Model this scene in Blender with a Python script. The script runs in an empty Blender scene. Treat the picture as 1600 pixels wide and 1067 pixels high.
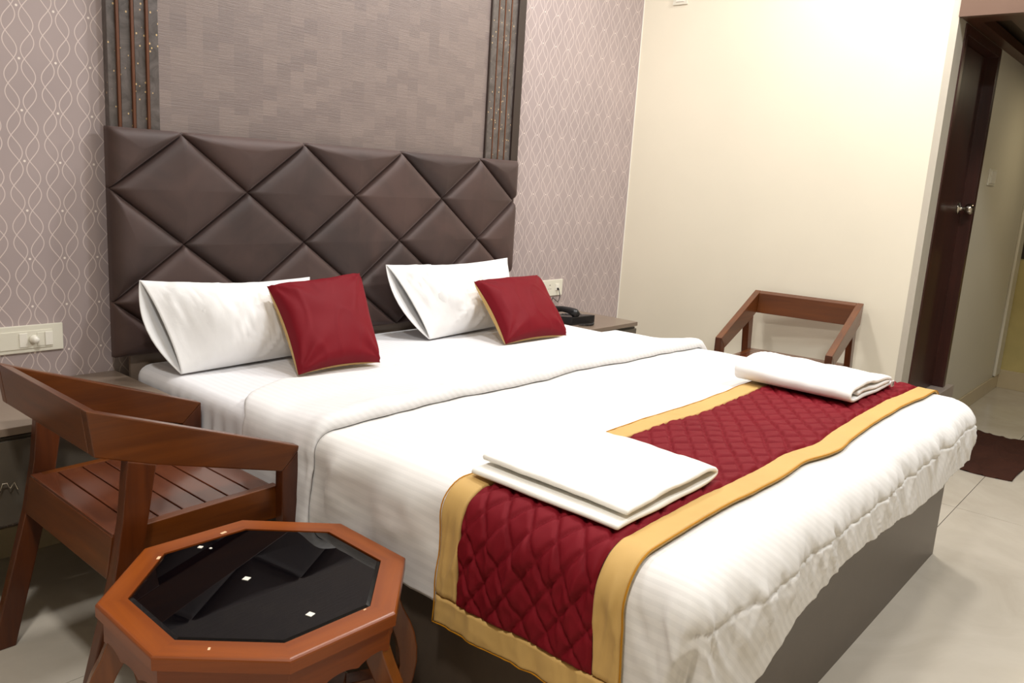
import bpy, bmesh, math, random
import numpy as np
from mathutils import Matrix, Vector, noise
random.seed(3)
PI = math.pi
SC = bpy.context.scene
COL = SC.collection

# ---------------------------------------------------------------- camera
cam_d = bpy.data.cameras.new('camera')
cam = bpy.data.objects.new('camera', cam_d)
COL.objects.link(cam)
R_ = Vector((0.65476073, -0.75333699, 0.06141475))
U_ = Vector((0.10933909, 0.17480371, 0.97851348))
F_ = Vector((0.74788592, 0.63397716, -0.19682378))
cam.matrix_world = Matrix(((R_.x, U_.x, -F_.x, -1.10869), (R_.y, U_.y, -F_.y, -2.65758),
                           (R_.z, U_.z, -F_.z, 1.23994), (0, 0, 0, 1)))
cam_d.sensor_width = 36.0
cam_d.lens = 1274.82 / 1600 * 36
cam_d.clip_start = 0.05
SC.camera = cam

# ---------------------------------------------------------------- world, lights, exposure
W = bpy.data.worlds.new('world'); SC.world = W
W.use_nodes = True
W.node_tree.nodes['Background'].inputs[0].default_value = (1.0, 0.985, 0.97, 1)
W.node_tree.nodes['Background'].inputs[1].default_value = 0.2
SC.view_settings.view_transform = 'Standard'
SC.view_settings.look = 'None'
SC.view_settings.exposure = 0.32
SC.view_settings.gamma = 1.0
SC.view_settings.use_curve_mapping = False

def area(name, loc, sx, sy, power, color=(1.0, 0.94, 0.85), rot=(0, 0, 0)):
    d = bpy.data.lights.new(name, 'AREA')
    d.shape = 'RECTANGLE'; d.size = sx; d.size_y = sy
    d.energy = power; d.color = color
    o = bpy.data.objects.new(name, d); o.location = loc; o.rotation_euler = rot
    COL.objects.link(o); return o
CEIL = 2.95
area('ceiling_lamp_light', (0.80, -0.50, CEIL - .03), .22, .22, 15, (1.0, .985, .975))
area('ceiling_lamp_light', (1.75, -0.45, CEIL - .03), .22, .22, 15, (1.0, .98, .96))
area('ceiling_lamp_light', (2.55, -1.60, CEIL - .03), .25, .25, 24, (1.0, .98, .95))
area('ceiling_lamp_light', (-1.00, -2.10, CEIL - .03), .22, .22, 34, (1.0, .98, .95))
area('ceiling_lamp_light', (1.65, -2.85, CEIL - .03), .4, .4, 40, (.95, .975, 1.0))
area('corridor_lamp_light', (4.7, -2.3, 2.02), .2, .2, 4.0, (1.0, .86, .58))

# ---------------------------------------------------------------- helpers: materials
def srgb(r, g, b):
    f = lambda c: (c / 255 / 12.92) if c / 255 <= .04045 else ((c / 255 + .055) / 1.055) ** 2.4
    return (f(r), f(g), f(b), 1)

class NT:
    def __init__(s, name):
        s.m = bpy.data.materials.new(name); s.m.use_nodes = True
        s.t = s.m.node_tree; s.n = s.t.nodes; s.l = s.t.links
        s.b = s.n['Principled BSDF']
    def node(s, t, **k):
        n = s.n.new(t)
        for a, v in k.items(): setattr(n, a, v)
        return n
    def set(s, sock, v):
        if isinstance(v, bpy.types.NodeSocket): s.l.new(v, sock)
        else: sock.default_value = v
    def math(s, op, a, b=0.0, c=0.0, clamp=False):
        n = s.node('ShaderNodeMath', operation=op, use_clamp=clamp)
        s.set(n.inputs[0], a); s.set(n.inputs[1], b)
        if op in ('MULTIPLY_ADD', 'SMOOTH_MIN', 'SMOOTH_MAX', 'WRAP', 'PINGPONG'): s.set(n.inputs[2], c)
        return n.outputs[0]
    def pos(s, world=False):
        if world: return s.node('ShaderNodeNewGeometry').outputs['Position']
        return s.node('ShaderNodeTexCoord').outputs['Object']
    def sep(s, v):
        n = s.node('ShaderNodeSeparateXYZ'); s.l.new(v, n.inputs[0]); return n.outputs
    def mapping(s, v, scale):
        n = s.node('ShaderNodeMapping'); s.l.new(v, n.inputs[0]); n.inputs['Scale'].default_value = scale; return n.outputs[0]
    def noise(s, v, scale=1, detail=3, rough=.5, dist=0):
        n = s.node('ShaderNodeTexNoise'); s.l.new(v, n.inputs['Vector'])
        n.inputs['Scale'].default_value = scale; n.inputs['Detail'].default_value = detail
        n.inputs['Roughness'].default_value = rough; n.inputs['Distortion'].default_value = dist
        return n.outputs['Fac']
    def ramp(s, f, stops):
        n = s.node('ShaderNodeValToRGB'); s.l.new(f, n.inputs[0])
        e = n.color_ramp.elements
        while len(e) < len(stops): e.new(.5)
        for i, (p, c) in enumerate(stops): e[i].position = p; e[i].color = c
        return n.outputs[0]
    def mix(s, f, a, b):
        n = s.node('ShaderNodeMix', data_type='RGBA'); s.set(n.inputs[0], f); s.set(n.inputs[6], a); s.set(n.inputs[7], b)
        return n.outputs[2]
    def bump(s, h, strength=.3, dist=.01):
        n = s.node('ShaderNodeBump'); s.l.new(h, n.inputs['Height'])
        n.inputs['Strength'].default_value = strength; n.inputs['Distance'].default_value = dist
        s.l.new(n.outputs[0], s.b.inputs['Normal'])
    def base(s, c): s.set(s.b.inputs['Base Color'], c)
    def rough(s, r): s.set(s.b.inputs['Roughness'], r)
    def p(s, **k):
        for a, v in k.items(): s.set(s.b.inputs[a.replace('_', ' ')], v)
        return s

def plain(name, col, rough=.5, metal=0, var=.06, scale=8, bump=0, spec=.5):
    t = NT(name); v = t.pos()
    f = t.noise(v, scale, 4)
    d = tuple(c * (1 - var) for c in col[:3]) + (1,); l = tuple(min(1, c * (1 + var)) for c in col[:3]) + (1,)
    t.base(t.ramp(f, [(.3, d), (.7, l)])); t.rough(rough); t.p(Metallic=metal, Specular_IOR_Level=spec)
    if bump:
        t.bump(t.noise(v, 300, 2), bump, .002)
    return t.m

def wood(name, axis, dark, light, rough=.3, coat=.18, streak=1.0):
    t = NT(name); v = t.pos()
    sc = [38.0, 38.0, 38.0]; sc[axis] = 2.2
    v1 = t.mapping(v, tuple(sc)); f = t.noise(v1, 1.0, 5, .6, .6)
    sc2 = [9.0, 9.0, 9.0]; sc2[axis] = 1.2
    g = t.noise(t.mapping(v, tuple(sc2)), 1.0, 3, .5, 1.2)
    h = t.math('ADD', t.math('MULTIPLY', f, .55), t.math('MULTIPLY', g, .45))
    t.base(t.ramp(h, [(.33, dark), (.52, tuple((a + b) / 2 for a, b in zip(dark, light))), (.68, light)]))
    t.rough(rough); t.p(Coat_Weight=coat, Coat_Roughness=.12)
    t.bump(f, .06, .002)
    return t.m

def fabric(name, col, rough=.9, weave=900, sheen=.0, stripe=None, var=.03, bump=.12, wr=0.0):
    t = NT(name); v = t.pos()
    f = t.noise(v, weave, 1)
    g = t.noise(v, 5, 3)
    d = tuple(c * (1 - var * 2) for c in col[:3]) + (1,)
    c0 = t.ramp(g, [(.3, d), (.7, col)])
    t.base(c0); t.rough(rough)
    t.p(Sheen_Weight=sheen, Sheen_Roughness=.5, Specular_IOR_Level=.15)
    if stripe is not None:
        q = t.sep(v); x = q[0] if stripe == 0 else t.math('ADD', q[0], q[2])
        w = t.math('SINE', t.math('MULTIPLY', x, 2 * PI / .024))
        g1 = t.math('GREATER_THAN', w, 0.0)
        s = t.math('MULTIPLY_ADD', g1, .25, rough - .3)
        t.base(t.mix(g1, c0, tuple(c * .93 for c in col[:3]) + (1,)))
        t.rough(s)
    h = f
    if wr:
        h = t.math('ADD', t.math('MULTIPLY', f, .15), t.math('MULTIPLY', t.noise(v, 14, 4, .55, 1.5), wr))
    t.bump(h, bump, .006)
    return t.m

def wallpaper(name, x0, px, z0, pz):
    t = NT(name); s = t.sep(t.pos(True))
    x = t.math('DIVIDE', t.math('SUBTRACT', s[0], x0), px)
    fx = t.math('ABSOLUTE', t.math('SUBTRACT', t.math('FRACT', t.math('ADD', x, 100.5)), .5))
    u = t.math('MULTIPLY', fx, .1)
    zz = t.math('DIVIDE', t.math('SUBTRACT', s[2], z0), pz)
    masks = []
    for sh in (1 / 6, -1 / 6):
        ph = t.math('MULTIPLY', t.math('SUBTRACT', zz, sh), 2 * PI)
        c = t.math('COSINE', ph)
        curve = t.math('SUBTRACT', .0235, t.math('MULTIPLY', c, .0185))
        slope = t.math('MULTIPLY', t.math('SINE', ph), .8)
        nrm = t.math('SQRT', t.math('ADD', t.math('MULTIPLY', slope, slope), 1.0))
        d = t.math('DIVIDE', t.math('ABSOLUTE', t.math('SUBTRACT', u, curve)), nrm)
        masks.append(t.math('SUBTRACT', 1.9, t.math('DIVIDE', d, .00085), clamp=True))
    dz = t.math('MULTIPLY', t.math('ABSOLUTE', t.math('SUBTRACT', t.math('FRACT', t.math('ADD', zz, 100.5)), .5)), .1445)
    r = t.math('SQRT', t.math('ADD', t.math('MULTIPLY', u, u), t.math('MULTIPLY', dz, dz)))
    dot = t.math('SUBTRACT', 3.2, t.math('DIVIDE', r, .0013), clamp=True)
    m = t.math('MAXIMUM', masks[0], masks[1])
    n = t.noise(t.pos(True), 3, 3)
    bg = t.ramp(n, [(.3, srgb(162, 148, 147)), (.7, srgb(172, 157, 155))])
    c = t.mix(m, bg, srgb(212, 197, 192))
    c = t.mix(dot, c, srgb(232, 220, 212))
    t.base(c); t.rough(.5)
    t.bump(t.noise(t.mapping(t.pos(True), (60, 60, 500)), 1, 2), .05, .002)
    return t.m

M = {}
M['wallpaper_left'] = wallpaper('wallpaper_left', -.207, .0968, 1.342, .1424)
M['wallpaper_right'] = wallpaper('wallpaper_right', 2.02, .1005, 1.309, .1448)
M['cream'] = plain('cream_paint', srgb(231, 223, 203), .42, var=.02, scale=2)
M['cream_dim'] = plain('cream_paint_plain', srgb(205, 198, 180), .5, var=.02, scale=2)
M['white_paint'] = plain('white_paint', srgb(236, 232, 222), .7, var=.02)
M['grey_edge'] = plain('grey_putty', srgb(188, 180, 165), .6, var=.03)
M['laminate'] = plain('brown_laminate', srgb(82, 70, 59), .35, var=.05, scale=20)
M['laminate_light'] = plain('taupe_laminate_top', srgb(128, 112, 98), .3, var=.04, scale=12)
M['laminate_dark'] = plain('dark_laminate_front', srgb(84, 76, 66), .35, var=.05, scale=20)
M['beam'] = plain('pink_brown_laminate', srgb(104, 80, 66), .4, var=.05, scale=4)
M['beam_under'] = wood('loft_underside_wood', 0, srgb(60, 34, 22), srgb(88, 52, 34), .4, .1)
M['loft_dark'] = plain('loft_inner_panel', srgb(70, 56, 40), .6)
M['door'] = wood('door_wood', 2, srgb(48, 24, 18), srgb(72, 36, 28), .35, .2)
M['marble_step'] = plain('step_stone', srgb(176, 162, 152), .3, var=.08, scale=10)
M['skirting'] = plain('skirting_tile', srgb(186, 170, 138), .2, var=.04, scale=6)
M['chrome'] = plain('chrome_metal', (.75, .74, .72, 1), .15, 1.0, var=.02)
M['brass_dark'] = plain('aged_brass', (.55, .5, .42, 1), .2, 1.0, var=.02)
M['plastic_white'] = plain('white_plastic', srgb(226, 222, 206), .3, var=.02)
M['plastic_white2'] = plain('white_switch_plastic', srgb(238, 234, 222), .2, var=.01)
M['black'] = plain('black_plastic', srgb(26, 26, 28), .3, var=.1)
M['black_hole'] = plain('dark_socket_hole', srgb(30, 18, 16), .6)
M['grout'] = plain('dark_grout', srgb(92, 84, 74), .9)
M['teak_x'] = wood('chair_teak_along', 0, srgb(76, 35, 8), srgb(114, 59, 16))
M['teak_y'] = wood('chair_teak_across', 1, srgb(74, 36, 12), srgb(110, 58, 22))
M['teak_z'] = wood('chair_teak_upright', 2, srgb(62, 26, 7), srgb(96, 45, 13))
M['teak_seat'] = wood('chair_seat_teak', 1, srgb(80, 40, 24), srgb(108, 58, 34), .22, .4)
M['table_wood'] = wood('table_orange_teak', 0, srgb(108, 46, 6), srgb(142, 70, 14), .32, .06)
M['table_leg'] = wood('table_leg_teak', 2, srgb(92, 46, 13), srgb(128, 68, 22), .25, .3)
M['bead'] = plain('pale_wood_chip', srgb(226, 190, 150), .6)

def mk_velvet():
    t = NT('brown_velvet'); v = t.pos()
    n = t.noise(v, 5.0, 4, .55, .8)
    oi = t.node('ShaderNodeObjectInfo').outputs['Random']
    f = t.math('ADD', t.math('MULTIPLY', n, .7), t.math('MULTIPLY', oi, .3))
    t.base(t.ramp(f, [(.3, srgb(51, 37, 34)), (.72, srgb(76, 56, 51))]))
    t.rough(.62); t.p(Sheen_Weight=.25, Sheen_Roughness=.35, Sheen_Tint=(.75, .6, .58, 1))
    t.bump(t.noise(v, 700, 2), .08, .001)
    return t.m
M['velvet'] = mk_velvet()

def mk_textured():
    t = NT('embossed_taupe_wallpaper'); v = t.pos(True); s = t.sep(v)
    cx = t.math('FLOOR', t.math('DIVIDE', s[0], .056)); cz = t.math('FLOOR', t.math('DIVIDE', t.math('ADD', s[2], t.math('MULTIPLY', cx, .021)), .052))
    cb = t.node('ShaderNodeCombineXYZ'); t.l.new(cx, cb.inputs[0]); t.l.new(cz, cb.inputs[1])
    wn = t.node('ShaderNodeTexWhiteNoise', noise_dimensions='3D'); t.l.new(cb.outputs[0], wn.inputs['Vector'])
    t.base(t.ramp(wn.outputs['Value'], [(0, srgb(123, 110, 106)), (1, srgb(134, 120, 114))]))
    t.rough(t.math('MULTIPLY_ADD', wn.outputs['Value'], .1, .36))
    h = t.noise(t.mapping(v, (14, 14, 420)), 1, 3, .6)
    t.bump(h, .35, .003)
    return t.m
M['textured'] = mk_textured()

def mk_marble():
    t = NT('dark_fleck_marble'); v = t.pos(True)
    n = t.noise(v, 14, 5, .65, 1.5)
    vo = t.node('ShaderNodeTexVoronoi'); t.l.new(t.mapping(v, (1, 1, .8)), vo.inputs['Vector']); vo.inputs['Scale'].default_value = 85
    pick = t.node('ShaderNodeTexWhiteNoise'); t.l.new(vo.outputs['Color'], pick.inputs['Vector'])
    f = t.math('MULTIPLY', t.math('LESS_THAN', vo.outputs['Distance'], .22), t.math('GREATER_THAN', pick.outputs['Value'], .72))
    bg = t.ramp(n, [(.3, srgb(66, 60, 56)), (.7, srgb(108, 100, 98))])
    t.base(t.mix(f, bg, srgb(206, 176, 128))); t.rough(.3)
    return t.m
M['marble'] = mk_marble()
M['copper'] = plain('copper_brown_strip', srgb(96, 56, 34), .35, 0, var=.1)
M['dark_trim'] = plain('dark_trim_strip', srgb(50, 38, 34), .4)

def mk_tile():
    t = NT('ivory_floor_tile'); v = t.pos(True)
    n = t.noise(v, 2.5, 5, .6, 1.2)
    t.base(t.ramp(n, [(.3, srgb(184, 174, 158)), (.7, srgb(198, 189, 174))]))
    t.rough(t.ramp(t.noise(v, 3, 3), [(.3, (.12, .12, .12, 1)), (.7, (.2, .2, .2, 1))]))
    return t.m
M['tile'] = mk_tile()
M['sheet'] = fabric('white_sheet', srgb(232, 231, 233), .8, stripe=0, var=.01, wr=.25, bump=.2)
M['duvet'] = fabric('white_satin_stripe_duvet', srgb(234, 231, 227), .75, stripe=1, var=.01, wr=.22, bump=.22)
M['duvet_band'] = fabric('white_duvet_reverse', srgb(234, 232, 231), .8, stripe=1, var=.01, wr=.2, bump=.2)
M['pillow'] = fabric('white_pillowcase', srgb(236, 235, 234), .8, var=.01, wr=.45, bump=.3)
M['towel'] = fabric('ivory_terry', srgb(243, 239, 230), .95, weave=420, sheen=.3, var=.02, wr=.4, bump=.45)
M['towel_white'] = fabric('white_terry', srgb(238, 236, 233), .95, weave=420, sheen=.3, var=.02, wr=.3, bump=.4)
M['red'] = fabric('maroon_satin', srgb(116, 15, 27), .62, sheen=.0, var=.05, wr=.3, bump=.1)
M['red_quilt'] = fabric('maroon_quilting', srgb(120, 17, 29), .7, sheen=.0, var=.05, wr=.5, bump=.2)
M['gold'] = fabric('gold_satin', srgb(208, 170, 104), .55, sheen=.05, var=.05, wr=.5, bump=.15)
M['gold_stitch'] = fabric('gold_piping', srgb(190, 130, 30), .6, var=.05)
M['mat'] = fabric('brown_mat_cloth', srgb(66, 38, 28), .95, var=.12, wr=1.0, bump=.4)
def mk_glass():
    t = NT('black_glass'); t.base(srgb(4, 4, 6)); t.rough(.012); t.p(IOR=1.37)
    return t.m
M['glass'] = mk_glass()

# ---------------------------------------------------------------- helpers: objects
def obj(name, me_or_bm, m, parent=None, smooth=False):
    if isinstance(me_or_bm, bmesh.types.BMesh):
        me = bpy.data.meshes.new(name); me_or_bm.normal_update(); me_or_bm.to_mesh(me); me_or_bm.free()
    else: me = me_or_bm
    me.name = name
    if m is not None and not me.materials: me.materials.append(m)
    if smooth: me.shade_smooth()
    o = bpy.data.objects.new(name, me); COL.objects.link(o)
    if parent is not None: o.parent = parent
    return o
def empty(name, loc=(0, 0, 0), rz=0.0, parent=None):
    o = bpy.data.objects.new(name, None); COL.objects.link(o); o.location = loc; o.rotation_euler = (0, 0, rz)
    o.empty_display_size = .05
    if parent is not None: o.parent = parent
    return o
def tag(o, label=None, cat=None, group=None, kind=None):
    if label: o['label'] = label
    if cat: o['category'] = cat
    if group: o['group'] = group
    if kind: o['kind'] = kind
    return o
def struct(o): o['kind'] = 'structure'; return o
def bx(bm, x0, x1, y0, y1, z0, z1, bev=0.0, seg=2):
    r = bmesh.ops.create_cube(bm, size=1)
    for v in r['verts']:
        v.co = Vector(((x0 + x1) / 2 + v.co.x * (x1 - x0), (y0 + y1) / 2 + v.co.y * (y1 - y0), (z0 + z1) / 2 + v.co.z * (z1 - z0)))
    if bev:
        es = set(e for v in r['verts'] for e in v.link_edges)
        bmesh.ops.bevel(bm, geom=list(es), offset=bev, segments=seg, affect='EDGES', profile=.6)
    return bm
def box(name, m, dims, parent=None, bev=0.0):
    bm = bmesh.new(); bx(bm, *dims, bev=bev); return obj(name, bm, m, parent)
def prism(pts, axis, a, b, bev=0.0):
    """extrude 2D polygon pts; axis 'y': pts=(x,z); axis 'z': pts=(x,y); axis 'x': pts=(y,z)"""
    bm = bmesh.new()
    def P(p, t): return {'y': (p[0], t, p[1]), 'z': (p[0], p[1], t), 'x': (t, p[0], p[1])}[axis]
    v0 = [bm.verts.new(P(p, a)) for p in pts]; v1 = [bm.verts.new(P(p, b)) for p in pts]
    bm.faces.new(v0); bm.faces.new(list(reversed(v1)))
    n = len(pts)
    for i in range(n): bm.faces.new((v0[(i + 1) % n], v0[i], v1[i], v1[(i + 1) % n]))
    bmesh.ops.recalc_face_normals(bm, faces=bm.faces)
    if bev: bmesh.ops.bevel(bm, geom=list(bm.edges), offset=bev, segments=2, affect='EDGES', profile=.6)
    return bm
def grid_mesh(name, P, close_u=False, flip=False):
    """P: array (nu, nv, 3)"""
    nu, nv = P.shape[:2]
    me = bpy.data.meshes.new(name)
    idx = np.arange(nu * nv).reshape(nu, nv)
    if close_u: a = idx; b = np.roll(idx, -1, 0)
    else: a = idx[:-1]; b = idx[1:]
    q = np.stack([a[:, :-1], b[:, :-1], b[:, 1:], a[:, 1:]], -1).reshape(-1, 4)
    if flip: q = q[:, ::-1]
    me.from_pydata(P.reshape(-1, 3).tolist(), [], q.tolist()); me.update(); me.shade_smooth()
    return me
def tube(pts, r, n=8):
    bm = bmesh.new(); rings = []
    pts = [Vector(p) for p in pts]
    for i, p in enumerate(pts):
        d = (pts[min(i + 1, len(pts) - 1)] - pts[max(i - 1, 0)]).normalized()
        a = d.orthogonal().normalized(); b = d.cross(a)
        if rings:
            pa = prev; a = (pa - d * pa.dot(d)).normalized(); b = d.cross(a)
        prev = a
        rr = r[i] if isinstance(r, (list, tuple)) else r
        rings.append([bm.verts.new(p + a * rr * math.cos(2 * PI * k / n) + b * rr * math.sin(2 * PI * k / n)) for k in range(n)])
    for i in range(len(rings) - 1):
        for k in range(n): bm.faces.new((rings[i][k], rings[i][(k + 1) % n], rings[i + 1][(k + 1) % n], rings[i + 1][k]))
    bm.faces.new(list(reversed(rings[0]))); bm.faces.new(rings[-1])
    bmesh.ops.recalc_face_normals(bm, faces=bm.faces)
    return bm
def lathe(prof, n=24, axis='z', c=(0, 0, 0)):
    bm = bmesh.new(); rings = []
    for (r, h) in prof:
        ring = []
        for k in range(n):
            a = 2 * PI * k / n; x, y = r * math.cos(a), r * math.sin(a)
            p = {'z': (x, y, h), 'y': (x, h, y), 'x': (h, x, y)}[axis]
            ring.append(bm.verts.new(Vector(p) + Vector(c)))
        rings.append(ring)
    for i in range(len(rings) - 1):
        for k in range(n): bm.faces.new((rings[i][k], rings[i][(k + 1) % n], rings[i + 1][(k + 1) % n], rings[i + 1][k]))
    bm.faces.new(rings[0]); bm.faces.new(rings[-1])
    bmesh.ops.recalc_face_normals(bm, faces=bm.faces)
    return bm
def copy_tree(o, parent=None):
    c = o.copy(); COL.objects.link(c)
    if parent is not None: c.parent = parent
    for ch in list(o.children): copy_tree(ch, c)
    return c
def fn(x, y, z=0.0): return noise.noise(Vector((x, y, z)))
def sm(a, b, x):
    t = min(1, max(0, (x - a) / (b - a))); return t * t * (3 - 2 * t)

# ================================================================ SETTING
XL, XR, YB, YE, XC = -2.9, 2.983, -4.6, -1.6244, 5.42
# floor: grout bed + large slabs
floor = struct(box('floor', M['grout'], (XL, 6.4, YB, 0.12, -.06, -.0025)))
gx = [XL, -1.0, .794, 2.594, 4.392, 6.4]; gy = [YB, -3.23, -2.012, -.773, .12]
for i in range(len(gx) - 1):
    for j in range(len(gy) - 1):
        g = .0013
        box('floor_tile', M['tile'], (gx[i] + g, gx[i + 1] - g, gy[j] + g, gy[j + 1] - g, -.03, 0), floor, bev=.0006)
ceiling = struct(box('ceiling', M['white_paint'], (XL, XR + .1, YB, .12, CEIL, CEIL + .1)))
wb = struct(box('wall_back', M['wallpaper_left'], (XL, .9, 0, .12, 0, CEIL)))
struct(box('wall_back_right', M['wallpaper_right'], (.9, XR, 0, .12, 0, CEIL)))
struct(box('wall_left', M['cream_dim'], (XL - .1, XL, YB, .12, 0, CEIL)))
struct(box('wall_front', M['cream_dim'], (XL, 6.4, YB - .1, YB, 0, CEIL)))
# right wall (cream) up to the outer corner, solid block behind it up to the door wall
struct(box('wall_right', M['cream'], (XR, XR + .06, YE + .012, .12, 0, CEIL)))
# thin grey return strip on the outer corner
struct(box('trim_1', M['grey_edge'], (XR - .0005, 3.107, YE - .001, YE + .03, 0, 2.6)))
# pale cornice strip on the wall corner line
struct(box('trim_2', M['white_paint'], (XR - .004, XR, -.004, 0, 0, CEIL), bev=.0005))
# door wall with opening 3.107..3.861, z .245..2.045
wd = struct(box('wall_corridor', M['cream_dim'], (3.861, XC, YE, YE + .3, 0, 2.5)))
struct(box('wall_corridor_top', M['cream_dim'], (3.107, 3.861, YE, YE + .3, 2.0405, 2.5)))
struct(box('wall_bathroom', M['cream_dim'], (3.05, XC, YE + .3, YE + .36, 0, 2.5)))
# corridor end
struct(box('wall_corridor_end', plain('olive_cream_paint', srgb(182, 166, 108), .5), (XC, XC + .15, -2.05, YE + .3, 0, .9)))
struct(box('wall_corridor_far', M['loft_dark'], (XC + .5, XC + .6, YB, YE + .3, 0, 2.5)))
t3 = box('trim_3', M['cream_dim'], (XC - .17, XC - .02, YE - .02, YE, 0.1, 2.04), bev=.008); struct(t3)
# towel rail above the low wall
rail = empty('towel_rail', (XC + .05, YE - .08, .97)); tag(rail, 'short chrome rail above the low yellow wall at the far right edge', 'rail')
bmr = tube([(0, 0, 0), (0, -.35, 0)], .009); obj('bar', bmr, M['chrome'], rail, True)
obj('post', tube([(0, -.045, 0), (0, -.045, -.072)], .006), M['chrome'], rail, True)
obj('post', tube([(0, -.3, 0), (0, -.3, -.072)], .006), M['chrome'], rail, True)
# skirtings
struct(box('baseboard_corridor', M['skirting'], (3.95, XC, YE - .012, YE, 0, .095), bev=.002))
struct(box('baseboard_end', M['skirting'], (XC - .012, XC, -2.05, YE - .012, 0, .13), bev=.002))
struct(box('baseboard_right', M['skirting'], (XR - .012, XR, YE, 0, 0, .095), bev=.002))
struct(box('baseboard_back', M['skirting'], (XL, XR - .012, -.012, 0, 0, .095), bev=.002))
# loft over the corridor
lf = struct(empty('trim_4'))
box('fascia', M['beam'], (XR - .01, XR + .03, YB, YE, 2.043, CEIL), lf)
box('underside_board', M['beam_under'], (XR + .03, XC, YE - .06, YE - .002, 2.046, 2.09), lf)
box('underside_board', M['beam_under'], (XR + .03, XR + .16, YB, YE - .06, 2.046, 2.075), lf)
for yy in (-1.78, -2.6, -3.4):
    box('joist', M['beam_under'], (XR + .16, XC + .5, yy - .05, yy, 2.06, 2.12), lf)
box('loft_panel', M['loft_dark'], (XR + .03, XC + .6, YB, YE, 2.12, 2.16), lf)
# step under the door
struct(box('trim_5', M['marble_step'], (3.03, 3.955, YE - .035, YE + .3, 0, .245), bev=.004))
# door
dr = struct(empty('door_1'))
fr = bmesh.new()
z0, z1, x0, x1 = .245, 2.0405, 3.107, 3.861
bx(fr, x0, x0 + .045, YE - .008, YE + .14, z0, z1, .002); obj('door_jamb', fr, M['door'], dr)
box('door_jamb', M['door'], (x1 - .045, x1, YE - .008, YE + .14, z0, z1), dr, .002)
box('door_head', M['door'], (x0 + .045, x1 - .045, YE - .008, YE + .14, z1 - .045, z1), dr, .002)
leaf = box('door_leaf', M['door'], (x0 + .045, x1 - .045, YE + .05, YE + .085, z0 + .004, z1 - .047), dr, .002)
kx, ky, kz = 3.745, YE + .05, 1.225
kn = obj('door_knob', lathe([(.001, 0), (.03, 0), (.031, -.006), (.012, -.010), (.011, -.03), (.022, -.036), (.029, -.05), (.027, -.066), (.016, -.074), (.001, -.075)], 24, 'y', (kx, ky, kz)), M['brass_dark'], leaf, True)
# switch plates as things
def plate(name, label, x0, x1, z0, z1, y=-.0, group=None):
    o = empty(name, (x0, y, z0)); tag(o, label, 'switch', group)
    box('plate', M['plastic_white'], (0, x1 - x0, -.008, 0, 0, z1 - z0), o, .002)
    return o
def socket(o, cx, cz, s=1.0):
    obj('socket_hole', lathe([(.0035 * s, -.0088), (.0035 * s, -.0079)], 12, 'y', (cx, 0, cz + .012)), M['black_hole'], o)
    for d in (-.0105, .0105):
        obj('socket_hole', lathe([(.0024 * s, -.0088), (.0024 * s, -.0079)], 12, 'y', (cx + d * s, 0, cz - .008)), M['black_hole'], o)
sp = plate('switch_board', 'wide white switch board with round dimmer knob on wallpaper left of headboard', -.36, -.128, .6345, .717)
box('inner_frame', M['plastic_white'], (.008, .2, -.011, -.007, .012, .066), sp, .001)
o_ = sp; L0 = .36
socket(sp, L0 - .278, .040)
box('rocker_switch', M['plastic_white2'], (L0 - .252, L0 - .230, -.0135, -.008, .018, .060), sp, .001)
obj('dimmer_knob', lathe([(.013, -.009), (.013, -.018), (.010, -.026), (.0095, -.034), (.001, -.035)], 24, 'y', (L0 - .213, 0, .040)), M['plastic_white2'], sp, True)
box('blank_module', M['plastic_white'], (L0 - .203, L0 - .182, -.0125, -.008, .018, .060), sp, .001)
box('rocker_switch', M['plastic_white2'], (L0 - .181, L0 - .160, -.0145, -.008, .018, .060), sp, .001)
sp2 = plate('switch_board', 'white socket board on wallpaper above the telephone, right of the headboard', 2.215, 2.41, .633, .719)
socket(sp2, .085, .046, .8)
box('phone_jack', M['plastic_white2'], (.132, .162, -.0115, -.008, .028, .062), sp2, .001)
box('jack_plug', M['black'], (.143, .150, -.02, -.011, .030, .042), sp2, .001)
sw3 = empty('wall_switch', (4.07, YE, 1.36)); tag(sw3, 'small square white switch on the corridor wall beside the brown door', 'switch')
box('plate', M['plastic_white'], (0, .17, -.008, 0, 0, .09), sw3, .002)
box('rocker_switch', M['plastic_white2'], (.03, .14, -.012, -.008, .012, .078), sw3, .001)
sw4 = empty('wall_switch', (XR, -.276, 2.207)); tag(sw4, 'white switch plate high on the cream wall at the top edge', 'switch')
box('plate', M['plastic_white'], (-.008, 0, 0, .089, 0, .089), sw4, .002)
box('rocker_switch', M['plastic_white2'], (-.012, -.008, .02, .069, .015, .075), sw4, .001)

# feature panel on back wall
fp = struct(empty('trim_6'))
box('embossed_panel', M['textured'], (.184, 1.707, -.026, 0, 1.2, CEIL), fp)
for (a, b, m, d) in ((.026, .051, 'marble', .030), (.051, .0595, 'copper', .038), (.064, .096, 'marble', .030), (.096, .1045, 'copper', .038), (.109, .142, 'marble', .030),
                     (.142, .150, 'copper', .038), (.154, .184, 'marble', .030),
                     (1.707, 1.714, 'dark_trim', .036), (1.716, 1.756, 'marble', .030), (1.758, 1.763, 'copper', .032), (1.765, 1.797, 'marble', .030), (1.799, 1.805, 'copper', .032), (1.807, 1.840, 'marble', .030),
                     (1.842, 1.848, 'copper', .032), (1.850, 1.886, 'marble', .030), (1.886, 1.935, 'dark_trim', .040)):
    nm = {'marble': 'marble_strip', 'copper': 'copper_strip', 'dark_trim': 'dark_strip'}[m]
    box(nm, M[m], (a, b, -d, 0, 1.2, CEIL), fp, .0008)
box('groove_shade_backing', M['dark_trim'], (.03, .18, -.006, 0, 1.2, CEIL), fp)  # shadow in the strip grooves, put in as dark colour on both sides
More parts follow.
